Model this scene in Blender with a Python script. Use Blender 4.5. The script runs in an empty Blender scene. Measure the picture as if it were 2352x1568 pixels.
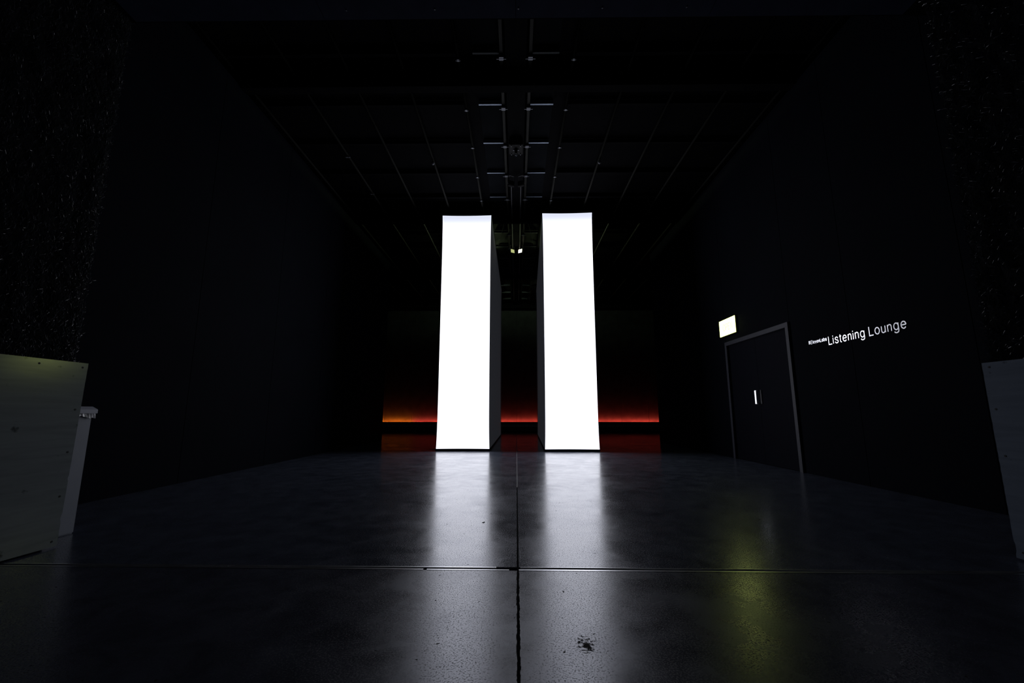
import bpy, bmesh, math, random
from mathutils import Vector, Matrix, noise
random.seed(11)
S = bpy.context.scene
C = S.collection

# ---------------------------------------------------------------- camera, world, exposure
F_PX, W_PX = 980.0, 2352.0
cam = bpy.data.cameras.new('camera')
cam.sensor_width = 36.0
cam.lens = 36.0 * F_PX / W_PX
cam.clip_start, cam.clip_end = 0.05, 200
camo = bpy.data.objects.new('camera', cam)
C.objects.link(camo)
PITCH = math.atan2(163, F_PX)
YAW = math.atan2(10, F_PX) / math.cos(PITCH)
camo.location = (0, 0, 0.86)
camo.rotation_euler = (math.pi / 2 + PITCH, 0, YAW)
S.camera = camo
wd = bpy.data.worlds.new('world')
S.world = wd
wd.use_nodes = True
wd.node_tree.nodes['Background'].inputs[0].default_value = (0, 0, 0, 1)
wd.node_tree.nodes['Background'].inputs[1].default_value = 0.0
vs = S.view_settings
vs.view_transform = 'Standard'
vs.look = 'None'
vs.exposure = 0.0
vs.gamma = 1.0
vs.use_curve_mapping = False
S.cycles.max_bounces = 6
S.cycles.diffuse_bounces = 3
S.cycles.glossy_bounces = 4
S.cycles.transmission_bounces = 2
COLUMN_GLOW = 1.9        # luminance of the lit column faces
SIGN_GLOW = 4.4           # OPEN sign
FLOOD_GLOW = 8.0          # brighter of the two lit ceiling floodlights
FILL_GLOW = 360.0           # unseen fill lamps added on the column tops, towards the entrance
FILL_GLOW_FAR = 320.0        # the same, towards the far wall
COVE_GLOW = 82.0           # red strip behind the far bench


# ---------------------------------------------------------------- materials
def mat(name):
    m = bpy.data.materials.new(name)
    m.use_nodes = True
    return m, m.node_tree.nodes, m.node_tree.links, m.node_tree.nodes['Principled BSDF']


def plain(name, col, rough=0.6, metal=0.0, spec=0.5, var=0.15, scale=6.0, bump=0.0, bscale=60.0, ior=1.5):
    m, N, L, P = mat(name)
    tc = N.new('ShaderNodeTexCoord')
    nz = N.new('ShaderNodeTexNoise')
    nz.inputs['Scale'].default_value = scale
    nz.inputs['Detail'].default_value = 5
    L.new(tc.outputs['Object'], nz.inputs['Vector'])
    cr = N.new('ShaderNodeValToRGB')
    cr.color_ramp.elements[0].position = 0.3
    cr.color_ramp.elements[1].position = 0.7
    cr.color_ramp.elements[0].color = (*[c * (1 - var) for c in col], 1)
    cr.color_ramp.elements[1].color = (*[min(1, c * (1 + var)) for c in col], 1)
    L.new(nz.outputs['Fac'], cr.inputs[0])
    L.new(cr.outputs[0], P.inputs['Base Color'])
    P.inputs['Roughness'].default_value = rough
    P.inputs['Metallic'].default_value = metal
    P.inputs['Specular IOR Level'].default_value = spec
    P.inputs['IOR'].default_value = ior
    if bump:
        n2 = N.new('ShaderNodeTexNoise')
        n2.inputs['Scale'].default_value = bscale
        n2.inputs['Detail'].default_value = 6
        L.new(tc.outputs['Object'], n2.inputs['Vector'])
        b = N.new('ShaderNodeBump')
        b.inputs['Strength'].default_value = bump
        b.inputs['Distance'].default_value = 0.01
        L.new(n2.outputs['Fac'], b.inputs['Height'])
        L.new(b.outputs[0], P.inputs['Normal'])
    return m


def glow(name, col, strength):
    m, N, L, P = mat(name)
    P.inputs['Base Color'].default_value = (*[min(.8, c * .5) for c in col], 1)
    P.inputs['Roughness'].default_value = 0.5
    P.inputs['Emission Color'].default_value = (*col, 1)
    P.inputs['Emission Strength'].default_value = strength
    return m


def column_face_material():
    """backlit fabric: warm white with faint cloudy tints, cooler along the top, edge-lit rim"""
    m, N, L, P = mat('backlit_fabric')
    P.inputs['Base Color'].default_value = (.25, .25, .26, 1)
    P.inputs['Roughness'].default_value = 0.8
    P.inputs['Specular IOR Level'].default_value = 0.1
    tc = N.new('ShaderNodeTexCoord')
    nz = N.new('ShaderNodeTexNoise')
    nz.inputs['Scale'].default_value = 0.9
    nz.inputs['Detail'].default_value = 2
    L.new(tc.outputs['Object'], nz.inputs['Vector'])
    cr = N.new('ShaderNodeValToRGB')
    cr.color_ramp.elements[0].position = .3
    cr.color_ramp.elements[0].color = (.965, .970, 1.06, 1)
    cr.color_ramp.elements[1].position = .7
    cr.color_ramp.elements[1].color = (.94, .965, 1.09, 1)
    L.new(nz.outputs['Fac'], cr.inputs[0])
    sx = N.new('ShaderNodeSeparateXYZ')
    L.new(tc.outputs['Object'], sx.inputs[0])
    mr = N.new('ShaderNodeMapRange')                 # 0 low .. 1 at the very top of the lamp
    mr.interpolation_type = 'SMOOTHSTEP'
    mr.inputs[1].default_value = 5.1
    mr.inputs[2].default_value = 5.6
    L.new(sx.outputs['Z'], mr.inputs[0])
    mx = N.new('ShaderNodeMixRGB')
    mx.inputs[2].default_value = (.40, .42, .50, 1)
    L.new(mr.outputs[0], mx.inputs[0])
    L.new(cr.outputs[0], mx.inputs[1])
    # rim
    at = N.new('ShaderNodeAttribute')
    at.attribute_name = 'rim'
    ma = N.new('ShaderNodeMath')
    ma.operation = 'MULTIPLY_ADD'
    ma.inputs[1].default_value = 0.14
    ma.inputs[2].default_value = COLUMN_GLOW
    L.new(at.outputs['Fac'], ma.inputs[0])
    L.new(mx.outputs[0], P.inputs['Emission Color'])
    L.new(ma.outputs[0], P.inputs['Emission Strength'])
    return m


def concrete(name, r0, r1, spec_ior, tone):
    """power-floated sealed concrete: mottled gloss, trowel swirls, dark pits and specks"""
    m, N, L, P = mat(name)
    tc = N.new('ShaderNodeTexCoord')

    def nt(scale, detail, rough=.55, dist=0, vec=None):
        n = N.new('ShaderNodeTexNoise')
        n.inputs['Scale'].default_value = scale
        n.inputs['Detail'].default_value = detail
        n.inputs['Roughness'].default_value = rough
        n.inputs['Distortion'].default_value = dist
        L.new(vec or tc.outputs['Object'], n.inputs['Vector'])
        return n

    def rng(src, a, b, c, d):
        r = N.new('ShaderNodeMapRange')
        for i, v in enumerate((a, b, c, d)):
            r.inputs[i + 1].default_value = v
        L.new(src, r.inputs[0])
        return r.outputs[0]

    def mul(a, b, op='MULTIPLY'):
        k = N.new('ShaderNodeMath')
        k.operation = op
        L.new(a, k.inputs[0])
        if isinstance(b, float):
            k.inputs[1].default_value = b
        else:
            L.new(b, k.inputs[1])
        return k.outputs[0]

    big = nt(1.6, 6, .6, .4)
    swirl = nt(5.0, 7, .62, .5)
    fine = nt(70, 4)
    speck = nt(38, 2)
    grit = nt(150, 3)
    # base colour
    cr = N.new('ShaderNodeValToRGB')
    cr.color_ramp.elements[0].position = .32
    cr.color_ramp.elements[0].color = (*[c * .72 for c in tone], 1)
    cr.color_ramp.elements[1].position = .68
    cr.color_ramp.elements[1].color = (*[c * 1.25 for c in tone], 1)
    L.new(swirl.outputs['Fac'], cr.inputs[0])
    pit = rng(speck.outputs['Fac'], .715, .74, 0, 1)
    grm = rng(grit.outputs['Fac'], .52, .66, 0, .5)
    dark0 = mul(pit, grm, 'MAXIMUM')
    # one worn dark spall beside the joint, a shape of its own
    geo = N.new('ShaderNodeNewGeometry')
    off = N.new('ShaderNodeVectorMath')
    off.operation = 'SUBTRACT'
    off.inputs[1].default_value = (.262, 1.77, 0)
    L.new(geo.outputs['Position'], off.inputs[0])
    sc = N.new('ShaderNodeVectorMath')
    sc.operation = 'MULTIPLY'
    sc.inputs[1].default_value = (1, .62, 0)
    L.new(off.outputs[0], sc.inputs[0])
    ln = N.new('ShaderNodeVectorMath')
    ln.operation = 'LENGTH'
    L.new(sc.outputs[0], ln.inputs[0])
    sn = nt(55, 6, .75, .5)
    sh = mul(rng(sn.outputs['Fac'], .3, .7, -.045, .045), ln.outputs['Value'], 'ADD')
    stain = rng(sh, .018, .024, 1, 0)
    dark = mul(dark0, stain, 'MAXIMUM')
    mx = N.new('ShaderNodeMixRGB')
    mx.inputs[2].default_value = (.004, .004, .004, 1)
    L.new(dark, mx.inputs[0])
    L.new(cr.outputs[0], mx.inputs[1])
    L.new(mx.outputs[0], P.inputs['Base Color'])
    # gloss
    ro = mul(rng(big.outputs['Fac'], .3, .7, r0, r1), rng(swirl.outputs['Fac'], .3, .7, -.035, .035), 'ADD')
    ro2 = mul(ro, mul(dark, .5), 'ADD')
    L.new(ro2, P.inputs['Roughness'])
    sp = mul(mul(rng(swirl.outputs['Fac'], .28, .72, .40, .60), rng(big.outputs['Fac'], .3, .7, .78, 1.2)), rng(dark, 0, 1, 1, .08))
    L.new(sp, P.inputs['Specular IOR Level'])
    P.inputs['IOR'].default_value = spec_ior
    P.inputs['Specular Tint'].default_value = (.86, .89, 1, 1)
    h = mul(mul(fine.outputs['Fac'], .25), mul(swirl.outputs['Fac'], .25), 'ADD')
    h2 = mul(h, mul(mul(pit, stain, 'MAXIMUM'), -.6), 'ADD')
    b = N.new('ShaderNodeBump')
    b.inputs['Strength'].default_value = .12
    b.inputs['Distance'].default_value = .004
    L.new(h2, b.inputs['Height'])
    L.new(b.outputs[0], P.inputs['Normal'])
    return m


def plywood(name, tone):
    m, N, L, P = mat(name)
    tc = N.new('ShaderNodeTexCoord')
    mp = N.new('ShaderNodeMapping')
    mp.inputs['Scale'].default_value = (6, 1.2, 14)
    L.new(tc.outputs['Object'], mp.inputs[0])
    n = N.new('ShaderNodeTexNoise')
    n.inputs['Scale'].default_value = 1.6
    n.inputs['Detail'].default_value = 8
    n.inputs['Distortion'].default_value = .6
    L.new(mp.outputs[0], n.inputs['Vector'])
    cr = N.new('ShaderNodeValToRGB')
    cr.color_ramp.elements[0].position = .28
    cr.color_ramp.elements[0].color = (*[c * .80 for c in tone], 1)
    cr.color_ramp.elements[1].position = .62
    cr.color_ramp.elements[1].color = (*tone, 1)
    L.new(n.outputs['Fac'], cr.inputs[0])
    n2 = N.new('ShaderNodeTexNoise')
    n2.inputs['Scale'].default_value = 11
    n2.inputs['Detail'].default_value = 5
    L.new(tc.outputs['Object'], n2.inputs['Vector'])
    r2 = N.new('ShaderNodeMapRange')
    r2.inputs[1].default_value = .66
    r2.inputs[2].default_value = .74
    L.new(n2.outputs['Fac'], r2.inputs[0])
    mx = N.new('ShaderNodeMixRGB')
    mx.inputs[2].default_value = (*[c * .3 for c in tone], 1)
    L.new(r2.outputs[0], mx.inputs[0])
    L.new(cr.outputs[0], mx.inputs[1])
    L.new(mx.outputs[0], P.inputs['Base Color'])
    P.inputs['Roughness'].default_value = .17
    P.inputs['Specular IOR Level'].default_value = .9
    b = N.new('ShaderNodeBump')
    b.inputs['Strength'].default_value = .06
    b.inputs['Distance'].default_value = .004
    L.new(n.outputs['Fac'], b.inputs['Height'])
    L.new(b.outputs[0], P.inputs['Normal'])
    return m


M = {}
M['floor_far'] = concrete('sealed_concrete', .17, .25, 2.05, (.078, .092, .132))
M['floor_near'] = concrete('worn_concrete', .22, .30, 1.95, (.062, .068, .098))
M['sealant'] = plain('joint_sealant', (.006, .006, .006), .9, spec=.1)
M['sealant_grey'] = plain('grey_joint_filler', (.25, .25, .26), .5)
M['edge_steel'] = plain('joint_edge_steel', (.75, .76, .8), .3, metal=1)
M['wall'] = plain('black_wall_paint', (.0045, .0055, .0095), .8, spec=.04, var=.12, scale=1.2, bump=.05)
M['wall_back'] = plain('far_wall_lining', (.048, .056, .055), .7, spec=.2, var=.25, scale=3)
M['black'] = plain('matt_black', (.005, .005, .006), .9, spec=.03)
M['soffit'] = plain('soffit_paint', (.030, .036, .066), .8, spec=.05)
M['shell'] = plain('black_shell', (.004, .004, .005), .9, spec=.03)
M['deck'] = plain('roof_deck', (.006, .007, .009), .9, spec=.03, var=.2, scale=4)
M['deck_rear'] = plain('rear_roof_deck', (.014, .015, .013), .9, spec=.03, var=.2, scale=4)  # paler deck tone for the two rear bays
M['galv_dim'] = plain('dimmed_channel', (.06, .07, .08), .6, spec=.2)  # same channel steel, colour darkened so the dimly lit rows read dim
M['galv'] = plain('galvanised_steel', (.22, .27, .36), .5, metal=.5)
M['pipe'] = plain('dark_pipe', (.020, .020, .018), .6, spec=.08)
M['clamp'] = plain('zinc_clamp', (.20, .21, .25), .5, metal=.5)
M['fixture'] = plain('black_fixture', (.010, .010, .011), .6, spec=.1)
M['fin'] = plain('heatsink_aluminium', (.35, .35, .36), .45, metal=.5)
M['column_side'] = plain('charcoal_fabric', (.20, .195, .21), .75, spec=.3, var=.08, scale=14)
_p = M['column_side'].node_tree.nodes['Principled BSDF']      # faint glow added to the side fabric, standing for lamp light leaking through
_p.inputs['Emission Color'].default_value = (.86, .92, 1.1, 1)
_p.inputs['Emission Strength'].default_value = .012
M['column_trim'] = plain('column_edge_profile', (.32, .31, .32), .5, spec=.4)
M['column_frame'] = plain('black_profile', (.008, .008, .010), .6, spec=.3)
M['face'] = column_face_material()
M['ply_l'] = plywood('painted_plywood_warm', (.32, .36, .38))
M['ply_r'] = plywood('painted_plywood_cool', (.25, .30, .38))
M['screw'] = plain('dark_screw', (.01, .01, .01), .7)
M['wool'] = plain('black_wool_lining', (.008, .009, .011), .95, spec=.05, bump=.6, bscale=40)
M['strand'] = plain('wool_strand', (.085, .09, .11), .28, spec=.6)
M['bin'] = plain('white_bin_plastic', (.33, .36, .44), .45, var=.04)
M['lid'] = plain('white_lid_plastic', (.55, .57, .68), .4, var=.04)
M['liner'] = plain('liner_film', (.75, .75, .8), .18, spec=.8)
M['door'] = plain('door_paint', (.0042, .0048, .011), .7, spec=.06, var=.08)
M['door_frame'] = plain('door_frame_paint', (.050, .052, .072), .5, spec=.3, var=.06)
M['steel'] = plain('brushed_steel', (.82, .85, .9), .22, metal=1)
M['bracket'] = plain('dark_bracket', (.09, .09, .10), .5)
M['letter'] = plain('polished_letter', (.96, .97, 1.0), .19, metal=1.0, var=.02)
M['sign_face'] = glow('open_sign_diffuser', (.86, 1.0, .25), SIGN_GLOW)
M['sign_letter'] = glow('open_sign_lettering', (.80, .82, .80), .55)
M['sign_box'] = plain('sign_housing', (.03, .032, .03), .5)
M['flood_dim'] = glow('flood_lens_dim', (.78, .84, .34), .85)
M['flood_lit'] = glow('flood_lens_lit', (1, .95, .66), FLOOD_GLOW)
M['fill_lens'] = glow('fill_lamp_lens', (.80, 1.0, .55), FILL_GLOW)
M['fill_lens_far'] = glow('far_fill_lamp_lens', (.80, 1.0, .62), FILL_GLOW_FAR)
M['cable'] = plain('grey_cable', (.09, .09, .10), .6, spec=.2)
M['cove'] = glow('red_led_strip', (1.0, .065, .04), COVE_GLOW)
M['cove_orange'] = glow('orange_led_strip', (1.0, .16, .012), COVE_GLOW)
M['bench'] = plain('bench_front', (.05, .055, .06), .6)
M['bench_rail'] = plain('bench_rail_grey', (.25, .25, .27), .4)


# ---------------------------------------------------------------- mesh helpers
class MB:
    def __init__(s):
        s.v, s.f = [], []

    def box(s, x0, x1, y0, y1, z0, z1, mtx=None):
        b = len(s.v)
        p = [(x, y, z) for z in (z0, z1) for x, y in ((x0, y0), (x1, y0), (x1, y1), (x0, y1))]
        if mtx:
            p = [tuple(mtx @ Vector(q)) for q in p]
        s.v += p
        s.f += [tuple(b + i for i in q) for q in ((3, 2, 1, 0), (4, 5, 6, 7), (0, 1, 5, 4), (1, 2, 6, 5), (2, 3, 7, 6), (3, 0, 4, 7))]
        return s

    def tube(s, a, c, r, n=8, r2=None):
        a, c = Vector(a), Vector(c)
        d = (c - a).normalized()
        u = d.orthogonal().normalized()
        w = d.cross(u)
        b = len(s.v)
        for p, rr in ((a, r), (c, r if r2 is None else r2)):
            for i in range(n):
                t = 2 * math.pi * i / n
                s.v.append(tuple(p + (u * math.cos(t) + w * math.sin(t)) * rr))
        for i in range(n):
            j = (i + 1) % n
            s.f.append((b + i, b + j, b + n + j, b + n + i))
        s.f.append(tuple(b + i for i in range(n - 1, -1, -1)))
        s.f.append(tuple(b + n + i for i in range(n)))
        return s

    def build(s, name, m, parent=None, bevel=0, smooth=False):
        me = bpy.data.meshes.new(name)
        me.from_pydata(s.v, [], s.f)
        me.validate()
        if bevel:
            bm = bmesh.new()
            bm.from_mesh(me)
            bmesh.ops.recalc_face_normals(bm, faces=bm.faces)
            es = [e for e in bm.edges if len(e.link_faces) == 2 and e.calc_face_angle(0) > .5]
            bmesh.ops.bevel(bm, geom=es, offset=bevel, segments=2, affect='EDGES', clamp_overlap=True)
            bm.to_mesh(me)
            bm.free()
        me.materials.append(M[m])
        if smooth:
            for p in me.polygons:
                p.use_smooth = True
        me.update()
        return link(name, me, parent)


def link(name, data, parent=None):
    o = bpy.data.objects.new(name, data)
    C.objects.link(o)
    if parent:
        o.parent = parent
    return o


def thing(name, label, cat, loc=(0, 0, 0), rz=0, group=None):
    o = link(name, None)
    o.empty_display_size = .1
    o.location = loc
    o.rotation_euler = (0, 0, rz)
    return tag(o, label, cat, group)


def tag(o, label, cat, group=None):
    o['label'] = label
    o['category'] = cat
    o['kind'] = 'thing'
    if group:
        o['group'] = group
    return o


def struct(o, label=None):
    o['kind'] = 'structure'
    if label:
        o['label'] = label
    return o


def copy_tree(o, parent=None):
    c = o.copy()
    C.objects.link(c)
    c.parent = parent
    for ch in list(o.children):
        copy_tree(ch, c)
    return c


# ---------------------------------------------------------------- the shell
WL, WR = -4.16, 4.17          # hall partitions
WH = 5.72                     # their height
CE = 6.0                      # roof deck
YB = 20.0                     # far wall
X0, X1, Y0 = -8.6, 8.6, -5.0

# floor: cast slabs parted by a long joint and a steel-edged cross joint
floor = struct(MB().box(X0, X1, Y0, YB + .3, -.30, -.16).build('floor', 'sealant'), 'dark sealed concrete floor with slab joints')
JX = .006


def jit(y, s, a=.0022):
    return a * (noise.noise(Vector((y * 22, s * 7.3, 1))) + .8 * noise.noise(Vector((y * 70, s * 3.1, 4))))


def cross_y(x):
    return 2.556 - .0131 * x


def slab(x_out, sgn, near, m):
    """sgn -1 left, 1 right of the long joint; wavy worn edge along the joint"""
    g = .0065 if near else .0055
    ys = []
    y = Y0 if near else cross_y(0) + .026
    y_end = cross_y(0) - .028 if near else YB + .3
    while y < y_end:
        ys.append(y)
        y += .012 if .9 < y < 5 else .25
    ys.append(y_end)
    inner = [(JX + sgn * (g + jit(y, sgn + near * 3, .0032 if near else .0016)), y) for y in ys]
    lo_dy = cross_y(x_out) - cross_y(0)
    if near:
        ring = inner + [(x_out, y_end + lo_dy), (x_out, Y0)]
    else:
        ring = inner + [(x_out, YB + .3), (x_out, ys[0] + lo_dy)]
    if sgn > 0:
        ring = ring[::-1]
    n = len(ring)
    mb = MB()
    mb.v = [(x, y, 0) for x, y in ring] + [(x, y, -.15) for x, y in ring]
    mb.f = [tuple(range(n - 1, -1, -1)), tuple(range(n, 2 * n))] + [(i, (i + 1) % n, n + (i + 1) % n, n + i) for i in range(n)]
    o = mb.build('concrete_slab', m, floor)
    bm = bmesh.new()
    bm.from_mesh(o.data)
    bmesh.ops.recalc_face_normals(bm, faces=bm.faces)
    bmesh.ops.triangulate(bm, faces=[f for f in bm.faces if len(f.verts) > 4])
    bm.to_mesh(o.data)
    bm.free()
    return o


for sg, xo in ((-1, X0), (1, X1)):
    slab(xo, sg, True, 'floor_near')
    slab(xo, sg, False, 'floor_far')
# filler in the long joint: black near the camera, pale where it has been topped up by the columns
MB().box(JX - .012, JX + .012, Y0, 5.2, -.16, -.014).build('joint_filler', 'sealant', floor)
MB().box(JX - .012, JX + .012, 5.2, YB, -.16, -.001).build('joint_filler', 'sealant_grey', floor)


def edge_bar(xa, xb, dy, w, z=0.0015):
    mb = MB()
    p = []
    for x in (xa, xb):
        for d in (-w / 2, w / 2):
            p.append((x, cross_y(x) + dy + d))
    for zz in (-.10, z):
        mb.v += [(x, y, zz) for x, y in p]
    mb.f = [(0, 1, 3, 2), (4, 6, 7, 5), (0, 2, 6, 4), (1, 5, 7, 3), (0, 4, 5, 1), (2, 3, 7, 6)]
    return mb.build('joint_edge', 'edge_steel', floor)


for xa, xb, dy, w in ((-8, -.115, .018, .011), (.02, 8, .022, .005), (-8, -.52, -.020, .012), (-.50, -.042, -.021, .012), (.012, 8, -.019, .017)):
    edge_bar(xa, xb, dy, w)

# partitions of the hall; each lining panel stands proud of a dark joint
def partition(name, x, side, joints, holes=()):
    """lining panels between the joints along y, inner face at x"""
    t = .16
    core = MB().box(*( (x - t, x - .02) if side < 0 else (x + .02, x + t) ), joints[0], joints[-1], 0, WH)
    w = struct(core.build(name, 'black'))
    for a, b in zip(joints[:-1], joints[1:]):
        zs = 0
        for (ha, hb, hz) in holes:
            if a >= ha - .01 and b <= hb + .01:
                zs = hz
        mb = MB().box(*((x - .02, x) if side < 0 else (x, x + .02)), a + .002, b - .002, zs + .002, WH)
        mb.build('wall_panel', 'wall', w, bevel=.002)
    return w


partition('wall_left', WL, -1, [2.9, 3.6, 5.4, 7.2, 9.0, 10.8, 12.6, 13.45])['label'] = 'black painted hall wall lined with tall panels, opposite the double door'
DY0, DY1, DZ = 6.43, 8.43, 2.228
partition('wall_right', WR, 1, [2.75, 3.86, 5.28, DY0, DY1, 9.8, 11.2, 12.75], [(DY0, DY1, DZ)])['label'] = 'black painted hall wall carrying the double door and white lettering'
# outer building shell
struct(MB().box(X0 - .2, X0, Y0, YB + .3, 0, CE + .3).build('wall_outer_left', 'shell'))
struct(MB().box(X1, X1 + .2, Y0, YB + .3, 0, CE + .3).build('wall_outer_right', 'shell'))
struct(MB().box(X0, X1, Y0 - .2, Y0, 0, CE + .3).build('wall_rear', 'shell'))
wb = struct(MB().box(X0, X1, YB + .03, YB + .3, 0, CE + .3).build('wall_back', 'black'), 'far wall lined with dark panels, washed with red light low down')
xj = -8.5
k = 0
while xj < 8.4:
    wdt = (1.22, 1.18, 1.25)[k % 3]
    MB().box(xj + .004, min(xj + wdt, 8.5) - .004, YB + (.0, .004, .002)[k % 3], YB + .03, 0, CE).build('wall_panel', 'wall_back', wb)
    xj += wdt
    k += 1

# entrance passage: the opening the camera stands in
EL, ER, ELY, ERY, SOF = -2.985, 2.985, 2.9, 2.74, 3.915
wel = struct(MB().box(EL - 1.2, EL - .14, Y0, ELY - .02, 0, SOF).build('wall_entrance_left', 'black'), 'black fibrous insulated passage wall above the greenish plywood board')
wer = struct(MB().box(ER + .06, ER + 1.2, Y0, ERY - .02, 0, SOF).build('wall_entrance_right', 'black'), 'black fibrous insulated passage wall above the bluish plywood board')
sof = struct(MB().box(X0, X1, Y0, 2.9, SOF, SOF + .3).build('ceiling_entrance', 'black'), 'low dark soffit over the entrance passage')
sx = -3.0
while sx < 2.9:
    MB().box(sx + .002, sx + 1.498, .2, 2.88, SOF - .012, SOF).build('soffit_panel', 'soffit', sof)
    sx += 1.5
for x, y in ((-.62, 2.80), (.02, 2.80), (.66, 2.80), (-1.3, 2.80), (1.3, 2.80), (-.62, 2.2), (.02, 2.2), (.66, 2.2)):
    MB().tube((x, y, SOF - .012), (x, y, SOF - .016), .006, 8).build('screw', 'clamp', sof)
struct(MB().box(X0, X1, 2.7, 2.9, SOF + .3, CE + .3).build('wall_header', 'black'))
struct(MB().box(X0, EL - 1.2, 2.7, 2.9, 0, SOF).build('wall_return_left', 'black'))
struct(MB().box(ER + 1.2, X1, 2.54, 2.74, 0, SOF).build('wall_return_right', 'black'))


def wool_wall(x, sgn, y_end, par, seed):
    """shaggy black insulation: lumpy face plus stray strands; sgn = direction the face looks"""
    rnd = random.Random(seed)
    ny, nz_ = 60, 80
    ya, yb, za, zb = .3, y_end, 0, SOF
    mb = MB()

    def face(y, z):
        e = min(1, (yb - y) / .06) * .012
        return x - sgn * .012 + sgn * e + sgn * 0.012 * noise.noise(Vector((y * 9, z * 7, seed))) + sgn * .008 * noise.noise(Vector((y * 31, z * 24, seed)))

    for i in range(ny + 1):
        for j in range(nz_ + 1):
            y = ya + (yb - ya) * i / ny
            z = za + (zb - za) * j / nz_
            mb.v.append((face(y, z), y + (.006 * noise.noise(Vector((z * 20, 3, seed))) if i == ny else 0), z))
    for i in range(ny):
        for j in range(nz_):
            a = i * (nz_ + 1) + j
            q = (a, a + 1, a + nz_ + 2, a + nz_ + 1)
            mb.f.append(q if sgn < 0 else q[::-1])
    # return into the end of the wall
    b = len(mb.v)
    for j in range(nz_ + 1):
        mb.v.append((x - sgn * .2, yb, za + (zb - za) * j / nz_))
    for j in range(nz_):
        a = ny * (nz_ + 1) + j
        q = (a, a + 1, b + j + 1, b + j)
        mb.f.append(q if sgn < 0 else q[::-1])
    o = mb.build('insulation_face', 'wool', par)
    st = MB()
    for _ in range(12000):
        y = yb - (yb - 1.2) * rnd.random() ** 1.35
        z = 1.15 + (SOF - 1.15) * rnd.random() ** 1.2
        p = Vector((face(y, z) + sgn * rnd.uniform(-.004, .006), y, z))
        ang = rnd.gauss(0, .55)
        ln = rnd.uniform(.008, .045)
        d = Vector((sgn * rnd.uniform(-.2, .35), math.sin(ang), math.cos(ang))).normalized() * ln
        w = d.orthogonal().normalized() * rnd.uniform(.0006, .0013)
        w2 = d.cross(w).normalized() * w.length
        b = len(st.v)
        mid = p + d * .5 + Vector((sgn * .15 * ln, rnd.uniform(-.1, .1) * ln, 0))
        for c in (p, mid, p + d):
            st.v += [tuple(c + w), tuple(c - w * .5 + w2), tuple(c - w * .5 - w2)]
        for q in (0, 3):
            for i in range(3):
                jn = (i + 1) % 3
                st.f.append((b + q + i, b + q + jn, b + q + 3 + jn, b + q + 3 + i))
    s = st.build('insulation_strands', 'strand', par)
    s['kind'] = 'stuff'


wool_wall(EL - .060, 1, ELY, wel, 3)
wool_wall(ER + .022, -1, ERY - .01, wer, 8)

# ---------------------------------------------------------------- roof structure
ceil = struct(MB().box(X0, X1, Y0, YB + .3, CE, CE + .2).build('ceiling', 'shell'), 'black roof with joists, rails and a central ridge beam')
for ya, yb_ in ((5.85, 10.25), (10.46, 14.95), (15.15, 19.5), (3.2, 5.65)):
    for xa, xb in ((-.62, -.24), (.24, .62)):
        MB().box(xa, xb, ya, yb_, CE - .01, CE).build('deck_panel', 'deck' if ya < 10 else 'deck_rear', ceil)
for y in (5.75, 10.36, 15.05, 19.6):                         # deep black cross beams, I-section
    mb = MB().box(X0, X1, y - .07, y + .07, 5.69, 5.705).box(X0, X1, y - .01, y + .01, 5.705, 5.98).box(X0, X1, y - .07, y + .07, 5.98, CE)
    mb.build('cross_beam', 'black', ceil)
MB().box(-.15, .15, 3.0, YB, 5.88, CE).build('ridge_beam', 'black', ceil)

PUR = [4.32 + 1.03 * i for i in range(15)]


def slotted_channel():
    """half-width slotted channel, 0.38 m: web, lower lip and a comb of slots"""
    mb = MB().box(0, .38, -.008, 0, -.004, .058).box(0, .38, -.03, 0, -.008, -.002)
    for i in range(12):
        mb.box(.012 + i * .030, .012 + i * .030 + .016, -.014, -.008, .012, .046)
    return mb


protos = {}
for y in PUR:
    if y > YB - .5:
        continue
    for sg in (-1, 1):
        cm = 'galv' if 6 < y < 10 else 'galv_dim'
        if cm not in protos:
            o = protos[cm] = slotted_channel().build('joist_channel', cm, ceil)
        else:
            o = protos[cm].copy()
            C.objects.link(o)
        o.location = (.24 if sg > 0 else -.62, y, CE - .075)
    for sg in (-1, 1):
        MB().box(*((-7.5, -.86) if sg < 0 else (.86, 7.5)), y - .03, y + .03, CE - .09, CE - .02).build('joist', 'black', ceil)

# lengthways rails with a zinc clamp under every joist
rail_x = [.21, .83, 1.67, 2.5, 3.33, 4.18, 5.0]
clamp0 = None
for i, rx in enumerate(rail_x):
    for sg in (-1, 1):
        x = sg * rx
        if i == 0:
            r = MB().box(x - .022, x + .022, 3.2, YB - .1, CE - .10, CE - .055).build('ceiling_rail', 'pipe', ceil)
        else:
            r = MB().tube((x, 3.2, CE - .12), (x, YB - .1, CE - .12), .024, 8).build('ceiling_rail', 'pipe', ceil, smooth=True)
        if i < 2:
            for y in PUR:
                if y > 13.5:
                    continue
                if clamp0 is None:
                    clamp0 = (MB().box(-.032, .032, -.03, .03, -.016, .03).box(-.07, .07, -.004, .004, -.02, -.012)).build('clamp', 'clamp', r)
                    c = clamp0
                else:
                    c = clamp0.copy()
                    C.objects.link(c)
                    c.parent = r
                    if i == 1:
                        c.scale = (.5, .6, .9)
                c.location = (x, y + .02, CE - .125 if i == 0 else CE - .15)
for sg in (-1, 1):                                            # crossed brace wires in the second bay
    MB().tube((sg * .33, 10.9, CE - .10), (sg * .54, 12.4, CE - .10), .006, 6).build('brace_wire', 'black', ceil)
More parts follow.
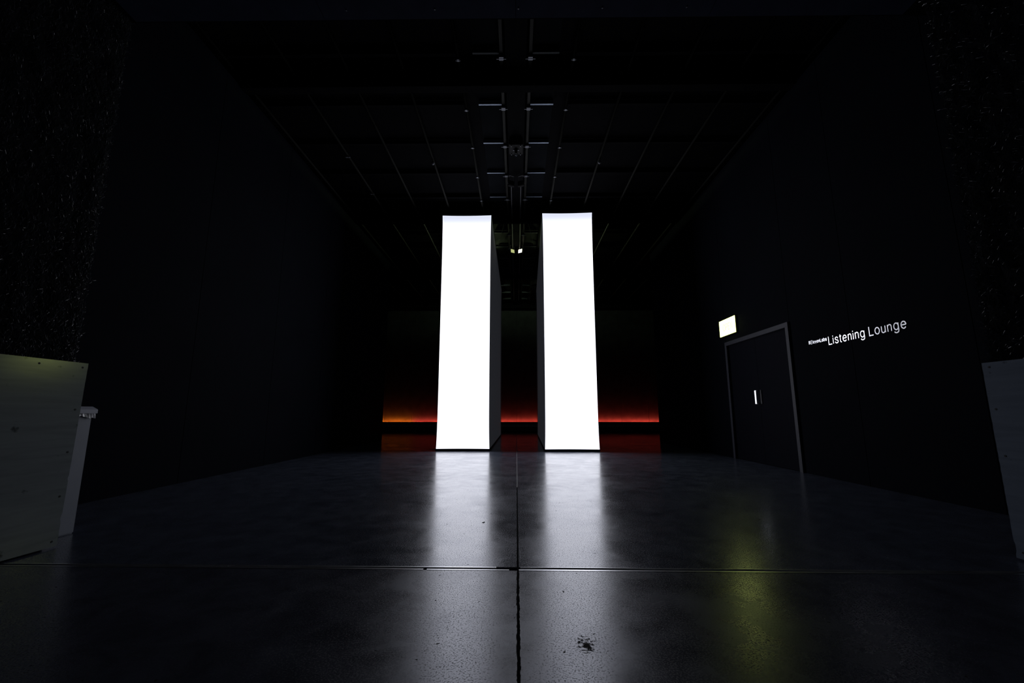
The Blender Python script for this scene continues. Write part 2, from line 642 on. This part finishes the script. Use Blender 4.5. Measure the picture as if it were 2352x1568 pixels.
for sg in (-1, 1):                                            # pale cables under the ridge
    mb = MB()
    pts = [(sg * .105, 8.7 + i * 1.4, 5.83 - .03 * (i % 2)) for i in range(8)]
    for a, b in zip(pts[:-1], pts[1:]):
        mb.tube(a, b, .009, 6)
    tag(mb.build('cable', 'cable'), 'thin pale cable under the ridge beam, %s of the parallel pair' % ('left' if sg < 0 else 'right'), 'cable', 'cables along the ridge')


# small round fittings on the second rails
for sg, nm in ((-1, 'left'), (1, 'right')):
    x = sg * 1.67
    t = thing('ceiling_fitting', 'small round grey fitting hanging from a roof rail, %s of the ridge beam' % nm, 'fitting', (x, 7.85, CE - .20), group='round fittings on the roof rails')
    mb = MB()
    for a in range(6):
        r0, r1 = (.036 * math.sin(math.pi * q / 6) for q in (a, a + 1))
        mb.tube((0, 0, .036 * math.cos(math.pi * a / 6)), (0, 0, .036 * math.cos(math.pi * (a + 1) / 6)), max(r0, .002), 10, max(r1, .002))
    mb.build('ball', 'clamp', t, smooth=True)
    MB().tube((0, 0, .03), (0, 0, .075), .008, 6).build('stem', 'clamp', t)
for x, y, nm in ((-3.33, 7.7, 'nearer'), (-3.33, 9.15, 'farther')):
    t = thing('pipe_bracket', 'tiny glinting bracket on the outer roof rail above the left wall, the %s one' % nm, 'bracket', (x, y, CE - .15), group='glinting pipe brackets')
    MB().box(-.045, .045, -.015, .015, -.012, .0).build('plate', 'clamp', t)
    MB().tube((-.025, 0, -.02), (-.025, 0, .0), .008, 6).build('bolt', 'clamp', t)
    MB().tube((.025, 0, -.02), (.025, 0, .0), .008, 6).build('bolt', 'clamp', t)


# floodlights under the ridge: two lit, two dark
def floodlight(x, y, z, rz, tilt, lens, label, fins=True):
    t = thing('floodlight', label, 'floodlight', (x, y, z), rz, 'floodlights under the ridge beam')
    R = Matrix.Rotation(tilt, 4, 'X')
    MB().box(-.068, .068, 0, .045, -.064, .064, R).build('housing', 'fixture', t, bevel=.004)
    ln = MB().box(-.060, .060, -.004, 0, -.055, .055, R).build('lens', lens, t)
    for i in range(5):
        xx = -.048 + i * .024
        MB().box(xx - .002, xx + .002, -.009, -.004, -.055, .055, R).build('bar', 'fin' if lens == 'fixture' else 'fixture', ln)
    for i in range(6):
        xx = -.05 + i * .02
        MB().box(xx - .003, xx + .003, .045, .07, -.05, .05, R).build('fin', 'fixture', t)
    MB().box(-.078, -.070, .015, .03, -.01, .185).box(.070, .078, .015, .03, -.01, .185).box(-.078, .078, .015, .03, .175, .185).build('bracket', 'bracket', t)
    return t


floodlight(-.108, 12.4, 5.72, math.radians(32), math.radians(-8), 'flood_dim', 'lit floodlight glowing pale yellow under the ridge beam, left of the lit pair')
floodlight(.122, 12.4, 5.72, math.radians(-32), math.radians(-8), 'flood_lit', 'lit floodlight glaring white under the ridge beam, right of the lit pair')
floodlight(-.098, 8.45, 5.70, math.radians(24), math.radians(-6), 'fixture', 'unlit floodlight with vertical fins above the gap between the columns, left of the dark pair')
floodlight(.10, 8.45, 5.70, math.radians(-24), math.radians(-6), 'fixture', 'unlit floodlight with vertical fins above the gap between the columns, right of the dark pair')
# rigging unit with glinting hooks in front of the dark floodlights
t = thing('rigging_unit', 'black hoist unit with small glinting hooks under the ridge beam', 'hoist', (0, 7.35, 5.70))
MB().box(-.13, .13, -.16, .16, .05, .18).build('body', 'fixture', t, bevel=.01)
MB().tube((0, -.02, .05), (0, -.02, -.04), .035, 10, .022).build('motor', 'fixture', t)
for sx_ in (-1, 1):
    for sy in (-.14, .12):
        MB().tube((sx_ * .085, sy, .06), (sx_ * .085, sy, .02), .006, 6, .010).build('eye_bolt', 'clamp', t)
    MB().tube((sx_ * .03, 0, -.03), (sx_ * .012, -.01, -.075), .007, 6).build('hook', 'clamp', t)
    MB().box(sx_ * .045 - .012, sx_ * .045 + .012, -.01, .01, .036, .046).build('lug', 'clamp', t)
MB().tube((.004, -.012, -.07), (.004, -.03, -.10), .011, 8).build('shackle', 'steel', t)

# ---------------------------------------------------------------- far bench with red cove light
BH = .435
t = thing('bench', 'long low dark bench against the far wall below the red glow', 'bench', (0, YB, 0))
MB().box(-7.2, 7.4, -.75, -.20, .05, BH - .03).build('front', 'bench', t)
MB().box(-7.2, 7.4, -.79, -.13, BH - .03, BH).build('top', 'black', t)
MB().box(-7.2, 7.4, -.70, -.15, 0, .05).build('plinth', 'black', t)
for a, b in ((-7.2, -.005), (.015, 7.4)):
    MB().box(a, b, -.775, -.75, BH - .20, BH - .10).build('rail', 'bench_rail', t)
    MB().box(a, b, -.780, -.75, BH - .085, BH - .075).build('rail', 'bench_rail', t)
t = thing('light_strip', 'red light strip glowing up the far wall behind the bench', 'light strip', (0, YB, BH - .10))
MB().box(-6.9, -4.8, -.172, -.126, 0, .03).build('strip_segment', 'cove_orange', t)['label'] = 'more orange end of the strip'
MB().box(-4.8, 7.0, -.172, -.126, 0, .03).build('strip_segment', 'cove', t)
MB().box(-7.0, 7.1, -.18, -.005, -.02, 0).build('tray', 'black', t)

# ---------------------------------------------------------------- the two lit columns
def light_column(xa, xb, y, depth, h, rz, label):
    w = xb - xa
    t = thing('light_column', label, 'light column', ((xa + xb) / 2, y, 0), rz, 'tall lit columns')
    hw = w / 2
    zb, zt = .055, h
    # glowing fabric: drawn in slightly between its corners
    nx, nz_ = 12, 30
    verts, faces, rim = [], [], []
    e0 = .03 / w
    us = [0, e0] + [e0 + (1 - 2 * e0) * q / (nx - 2) for q in range(1, nx - 2)] + [1 - e0, 1]
    e1 = .03 / (zt - zb)
    vs_ = [0, e1] + [e1 + (1 - 2 * e1) * (.5 - .5 * math.cos(math.pi * q / (nz_ - 2))) for q in range(1, nz_ - 2)] + [1 - e1, 1]
    for j in range(nz_ + 1):
        v = vs_[j]
        for i in range(nx + 1):
            u = us[i]
            z = zb + (zt - zb) * v
            pull = .016 * (1 - math.exp(-(zt - z) / .35)) * (1 - math.exp(-(z - zb) / .35))
            x = (u * 2 - 1) * (hw - .004 - pull)
            dz = .012 * math.sin(math.pi * u)
            z2 = z - dz * max(0, (v - .9) / .1) + dz * .4 * max(0, (.02 - v) / .02)
            verts.append((x, -.012, z2))
            d = min(hw - abs(x), z - zb, zt - z)
            rim.append(max(0, 1 - d / .03))
    for j in range(nz_):
        for i in range(nx):
            a = j * (nx + 1) + i
            faces.append((a, a + 1, a + nx + 2, a + nx + 1))
    me = bpy.data.meshes.new('lit_face')
    me.from_pydata(verts, [], faces)
    me.materials.append(M['face'])
    at = me.attributes.new('rim', 'FLOAT', 'POINT')
    at.data.foreach_set('value', rim)
    link('lit_face', me, t)['label'] = 'glowing white fabric front'
    # dark fabric body, softly waisted like the front
    mb = MB()
    n = 40
    for j in range(n + 1):
        z = zb + (zt - zb) * j / n
        pull = .016 * (1 - math.exp(-(zt - z) / .35)) * (1 - math.exp(-(z - zb) / .35))
        for x, yy in ((-hw + pull, 0), (hw - pull, 0), (hw - pull, depth), (-hw + pull, depth)):
            mb.v.append((x, yy, z))
    for j in range(n):
        for i in range(4):
            a, b = j * 4 + i, j * 4 + (i + 1) % 4
            mb.f.append((a, b, b + 4, a + 4))
    mb.f.append((3, 2, 1, 0))
    mb.f.append(tuple(n * 4 + i for i in range(4)))
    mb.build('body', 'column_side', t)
    for sx_ in (-1, 1):
        MB().box(sx_ * hw - .008, sx_ * hw + .008, depth - .03, depth + .006, 0.02, h + .004).build('edge_profile', 'column_trim', t)
    MB().box(-hw - .006, hw + .006, -.006, depth, h - .001, h + .02).build('top_cap', 'column_frame', t)
    MB().box(-hw - .004, hw + .004, -.018, depth - .02, 0, zb - .004).build('base', 'column_frame', t)
    return t


light_column(-1.815, -.608, 9.86, 6.5, 5.645, math.radians(-.2), 'tall glowing white column, left of the pair, farther from the door')
light_column(.632, 1.842, 9.74, 6.6, 5.640, math.radians(-1.4), 'tall glowing white column, right of the pair, nearer the door')

# unseen lamps added on the column tops to brighten the roof bays behind
def roof_wash(x, y, z, rz, tilt, lens, label):
    t = thing('fill_lamp', label, 'fill lamp', (x, y, z), rz, 'added fill lamps on the column tops')
    R = Matrix.Rotation(math.radians(-tilt), 4, 'X')
    T = Matrix.Translation((0, 0, .055)) @ R
    MB().box(-.11, .11, 0, .05, -.045, .045, T).build('housing', 'fixture', t, bevel=.004)
    MB().box(-.10, .10, -.004, 0, -.035, .035, T).build('lens', lens, t)
    MB().box(-.10, .10, -.03, .09, 0, .008).build('foot', 'bracket', t)


for x, nm in ((-1.0, 'left'), (1.1, 'right')):
    roof_wash(x, 12.9, 5.673, .5 * (1 if x > 0 else -1), 35, 'fill_lens', 'added unseen lamp on top of the %s lit column, facing the entrance' % nm)
    roof_wash(x * 1.25, 16.2, 5.673, math.pi - .5 * (1 if x > 0 else -1), 58, 'fill_lens_far', 'added unseen lamp on top of the %s lit column, facing the far wall' % nm)

# ---------------------------------------------------------------- double door on the right wall
DW = DY1 - DY0
d = link('door_1', None)
d.location = (WR, (DY0 + DY1) / 2, 0)
struct(d, 'dark double door in a slim grey frame')
FW = .075
hw = DW / 2
MB().box(-.03, .10, -hw, -hw + FW, 0, DZ - FW).build('door_jamb', 'door_frame', d, bevel=.003)
MB().box(-.03, .10, hw - FW, hw, 0, DZ - FW).build('door_jamb', 'door_frame', d, bevel=.003)
MB().box(-.03, .10, -hw, hw, DZ - FW, DZ).build('door_head', 'door_frame', d, bevel=.003)
for sg in (-1, 1):
    a, b = (-hw + FW + .003, -.0007) if sg < 0 else (.0007, hw - FW - .003)
    leaf = MB().box(.012, .06, a, b, .008, DZ - FW - .003).build('door_leaf', 'door', d, bevel=.002)
    if sg > 0:
        hd = MB()
        hd.box(-.006, .006, -.020, .020, -.115, .115, Matrix.Translation((-.049, .016, 1.12)) @ Matrix.Rotation(math.radians(11), 4, 'Z')).build('handle', 'steel', leaf, bevel=.003)
        leaf.children[-1]['label'] = 'bright flat steel pull handle'
    else:
        MB().box(-.002, .012, -.075, -.030, 1.0, 1.24).build('lock_plate', 'bracket', leaf, bevel=.003)
        MB().box(-.043, .012, -.028, .0, 1.222, 1.236).box(-.043, .012, -.028, .0, 1.0, 1.014).build('handle_bracket', 'bracket', leaf)

# ---------------------------------------------------------------- OPEN sign box
def arc(cx, cy, rx, ry, a0, a1, n=20):
    return [(cx + rx * math.cos(math.radians(a0 + (a1 - a0) * i / n)), cy + ry * math.sin(math.radians(a0 + (a1 - a0) * i / n))) for i in range(n + 1)]


def spline(p, n=5):
    out = []
    q = [p[0]] + list(p) + [p[-1]]
    for i in range(1, len(q) - 2):
        for t_ in range(n):
            t = t_ / n
            out.append(tuple(.5 * (2 * q[i][k] + (q[i + 1][k] - q[i - 1][k]) * t + (2 * q[i - 1][k] - 5 * q[i][k] + 4 * q[i + 1][k] - q[i + 2][k]) * t * t
                                   + (3 * q[i][k] - q[i - 1][k] - 3 * q[i + 1][k] + q[i + 2][k]) * t ** 3) for k in (0, 1)))
    out.append(tuple(p[-1]))
    return out


XH = .73
GLYPH = {                                                   # letter skeletons, capital height 1
    'L': [[(0, 1), (0, 0), (.52, 0)]],
    'i': [[(0, 0), (0, XH)], [(0, .89), (0, 1.0)]],
    'l': [[(0, 0), (0, 1)]],
    's': [spline([(.45, .54), (.38, .67), (.23, .72), (.08, .66), (.03, .54), (.10, .43), (.25, .375), (.41, .31), (.47, .18), (.40, .055), (.23, .005), (.07, .06), (.01, .19)])],
    't': [spline([(.12, .93), (.12, .70), (.12, .40), (.12, .14), (.17, .03), (.30, .01)]), [(0, .72), (.30, .72)]],
    'e': [[(.02, .385), (.545, .385)], arc(.28, .365, .265, .355, 3, 322)],
    'n': [[(0, 0), (0, XH)], spline([(0, .44), (.06, .63), (.22, .715), (.38, .66), (.43, .50), (.43, .25), (.43, 0)])],
    'u': [[(.43, 0), (.43, XH)], spline([(.43, .29), (.37, .10), (.21, .015), (.05, .07), (0, .23), (0, .48), (0, XH)])],
    'o': [arc(.28, .365, .27, .355, 0, 360, 28)],
    'g': [arc(.255, .375, .255, .345, 0, 360, 28), spline([(.51, XH), (.51, .3), (.51, -.06), (.45, -.22), (.27, -.28), (.09, -.23), (.03, -.12)])],
    'a': [arc(.255, .365, .255, .355, 0, 360, 28), [(.51, 0), (.51, XH)]],
    'b': [arc(.255, .365, .255, .355, 0, 360, 28), [(0, 0), (0, 1)]],
    'v': [[(0, XH), (.24, 0), (.48, XH)]],
    'E': [[(.52, 1), (0, 1), (0, 0), (.53, 0)], [(0, .52), (.47, .52)]],
    'O': [arc(.40, .5, .40, .5, 0, 360, 32)],
    'P': [[(0, 0), (0, 1)], spline([(0, 1), (.32, 1), (.50, .92), (.55, .74), (.50, .56), (.32, .48), (0, .48)])],
    'N': [[(0, 0), (0, 1), (.58, 0), (.58, 1)]],
}
GAP = {'i': .30, 'l': .30, 't': .20, 's': .22, 'e': .24, 'L': .20}


def advance(c):
    if c == ' ':
        return .36
    return max(p[0] for st in GLYPH[c] for p in st) + GAP.get(c, .27)


def stroke_letter(c, cap, weight, depth, sx_):
    """flat-cut letter on a wall facing -x, reading towards -y"""
    mb = MB()
    for ns, st in enumerate(GLYPH[c]):
        dep = depth + .0007 * ns
        P = [Vector((p[0] * sx_ * cap, p[1] * cap)) for p in st]
        closed = (P[0] - P[-1]).length < 1e-6
        if closed:
            P = P[:-1]
        n = len(P)
        b = len(mb.v)
        for i in range(n):
            a = P[i - 1] if (i or closed) else None
            d_ = P[(i + 1) % n] if (i < n - 1 or closed) else None
            d1 = (P[i] - a).normalized() if a is not None else None
            d2 = (d_ - P[i]).normalized() if d_ is not None else None
            d1 = d1 or d2
            d2 = d2 or d1
            n1, n2 = Vector((-d1.y, d1.x)), Vector((-d2.y, d2.x))
            m_ = (n1 + n2).normalized()
            k = weight / 2 / max(.35, m_.dot(n1))
            q = P[i].copy()
            for sgn in (1, -1):
                for xx in (0, -dep):
                    e = q + m_ * k * sgn
                    mb.v.append((xx, -e.x, e.y))
        for i in range(n if closed else n - 1):
            p, q = b + 4 * i, b + 4 * ((i + 1) % n)
            mb.f += [(p + 1, p + 3, q + 3, q + 1), (p, p + 1, q + 1, q), (p + 3, p + 2, q + 2, q + 3)]
        if not closed:
            e = b + 4 * (n - 1)
            mb.f += [(b, b + 2, b + 3, b + 1), (e, e + 1, e + 3, e + 2)]
    return mb


def letters(par, text, length, cap, m, weight, depth=.004, at=(0, 0, 0)):
    tot = sum(advance(c) for c in text) - GAP.get(text[-1], .27)
    sx_ = length / (tot * cap)
    y = at[1]
    for c in text:
        if c != ' ':
            o = stroke_letter(c, cap, weight, depth, sx_).build('letter', m, par)
            o.location = (at[0], y, at[2])
            o.rotation_euler.z = math.radians(-1.6) if m == 'letter' else 0
            bm = bmesh.new()
            bm.from_mesh(o.data)
            bmesh.ops.recalc_face_normals(bm, faces=bm.faces)
            bm.to_mesh(o.data)
            bm.free()
        y -= advance(c) * cap * sx_


SY0, SY1, SZ0, SZ1 = 7.93, 8.55, 2.357, 2.675
t = thing('open_sign', 'glowing yellow-green box sign reading OPEN above the double door', 'sign', (WR, (SY0 + SY1) / 2, (SZ0 + SZ1) / 2))
sw, shh = (SY1 - SY0) / 2, (SZ1 - SZ0) / 2
MB().box(-.035, 0, -sw - .008, sw + .008, -shh - .008, shh + .008).build('housing', 'sign_box', t, bevel=.004)
fc = MB().box(-.045, -.035, -sw, sw, -shh, shh).build('face', 'sign_face', t, bevel=.003)
fc['label'] = 'glowing diffuser panel'
letters(fc, 'OPEN', .36, .125, 'sign_letter', .011, .0015, (-.0452, .16, -.062))

# ---------------------------------------------------------------- white wall lettering
LY0, LY1 = 5.655, 4.51
t = thing('wall_lettering', 'large thin white letters reading Listening Lounge on the black wall', 'lettering', (WR, LY0, 1.752))
letters(t, 'Listening Lounge', LY0 - LY1, .106, 'letter', .0125, .005)
t = thing('wall_lettering', 'small bold white company name with two bars, before the large letters on the wall', 'lettering', (WR, 6.045, 1.814))
for i in range(2):
    MB().box(-.005, 0, -.004 - i * .018 - .010, -.004 - i * .018, 0, .046).build('bar', 'letter', t)
letters(t, 'ElevenLabs', .305, .044, 'letter', .0085, .005, (0, -.050, 0))


# ---------------------------------------------------------------- plywood boards on the passage walls
def board(x, sgn, y0, y1, h, m, screws, label, rz=0, skew=0.0):
    """sgn: direction the face looks; ragged worn edge at the hall end"""
    t = thing('plywood_board', label, 'board', (x, y1, 0), rz)
    n = 60
    mb = MB()
    L_ = y1 - y0
    rag = [-.004 * abs(noise.noise(Vector((j * .31, x, 2)))) - (.006 if noise.noise(Vector((j * .17, x, 9))) > .45 else 0) for j in range(n + 1)]
    for xx in (0, -sgn * .018):
        for j in range(n + 1):
            z = .012 + (h - .012) * j / n
            mb.v.append((xx, rag[j] + skew * z / h, z))
            mb.v.append((xx, -L_, z))
    N1 = 2 * (n + 1)
    for j in range(n):
        a = 2 * j
        mb.f += [(a, a + 1, a + 3, a + 2), (N1 + a, N1 + a + 2, N1 + a + 3, N1 + a + 1), (a, a + 2, N1 + a + 2, N1 + a)]
    e = 2 * n
    mb.f += [(0, N1, N1 + 1, 1), (e, e + 1, N1 + e + 1, N1 + e)]
    o = mb.build('sheet', m, t)
    bm = bmesh.new()
    bm.from_mesh(o.data)
    bmesh.ops.recalc_face_normals(bm, faces=bm.faces)
    bm.to_mesh(o.data)
    bm.free()
    for dy, z in screws:
        dy += skew * z / h
        MB().tube((-sgn * .004, dy, z), (sgn * .0012, dy, z), .0065, 10).build('screw', 'screw', t)
    return t


board(-2.972, 1, 1.68, 2.905, 1.20, 'ply_l',
      [(-.035, 1.168), (-.30, 1.168), (-.62, 1.168), (-.035, .88), (-.035, .60), (-.035, .32), (-.035, .045), (-.62, .6), (-.62, .05)],
      'grey painted plywood board with dark screws and a yellow-green sheen', math.radians(-2.0), .05).rotation_euler.y = math.radians(-1.9)
board(2.962, -1, 1.51, 2.735, 1.17, 'ply_r',
      [(-.04, 1.14), (-.04, .60), (-.035, .88), (-.33, 1.14), (-.04, .05)],
      'bluish grey plywood board with scuffed edge, on the same side as the lettered wall')

# ---------------------------------------------------------------- white bin behind the left board
t = thing('waste_bin', 'tall white lidded bin tucked behind the end of the plywood board', 'bin', (-3.36, 3.09, 0))
MB().box(-.152, .152, -.155, .155, 0, .835).build('body', 'bin', t, bevel=.008)
lid = MB()
for s_, z in ((.172, .853), (.172, .882), (.150, .904)):
    lid.v += [(-s_, -s_, z), (s_, -s_, z), (s_, s_, z), (-s_, s_, z)]
for r_ in (0, 4):
    for i in range(4):
        lid.f.append((r_ + i, r_ + (i + 1) % 4, r_ + 4 + (i + 1) % 4, r_ + 4 + i))
lid.f += [(3, 2, 1, 0), (8, 9, 10, 11)]
lid.build('lid', 'lid', t, bevel=.002)
ln = MB()
nn = 96
rnd = random.Random(5)
for i in range(nn):                                         # crumpled liner edge showing under the lid
    a = i / nn * 4
    sd, f_ = int(a), a - int(a)
    p = [(-1 + 2 * f_, -1), (1, -1 + 2 * f_), (1 - 2 * f_, 1), (-1, 1 - 2 * f_)][sd]
    r1 = .160 + rnd.uniform(-.004, .006)
    r2 = .158 + rnd.uniform(-.004, .010)
    low = .838 - rnd.random() ** 2 * .018 - (.022 if 44 <= i <= 52 else 0) * rnd.random()
    ln.v += [(p[0] * r1, p[1] * r1, .856), (p[0] * r2, p[1] * r2, low)]
for i in range(nn):
    j = (i + 1) % nn
    ln.f.append((2 * i, 2 * j, 2 * j + 1, 2 * i + 1))
lo = ln.build('liner', 'liner', t)
so = lo.modifiers.new('thickness', 'SOLIDIFY')
so.thickness = .0015

# ---------------------------------------------------------------- tiny scrap on the floor
sc_ = MB()
sc_.v = [(-.010, -.007, 0), (.004, -.011, .001), (.013, .002, .0), (.002, .010, .001), (-.009, .006, 0),
         (-.010, -.007, .002), (.004, -.011, .005), (.013, .002, .002), (.002, .010, .005), (-.009, .006, .003)]
sc_.f = [(4, 3, 2, 1, 0), (5, 6, 7, 8, 9)] + [(q, (q + 1) % 5, 5 + (q + 1) % 5, 5 + q) for q in range(5)]
so_ = sc_.build('paper_scrap', 'liner')
so_.location = (-.265, 3.577, .0)
tag(so_, 'tiny white scrap lying on the floor before the columns', 'scrap')
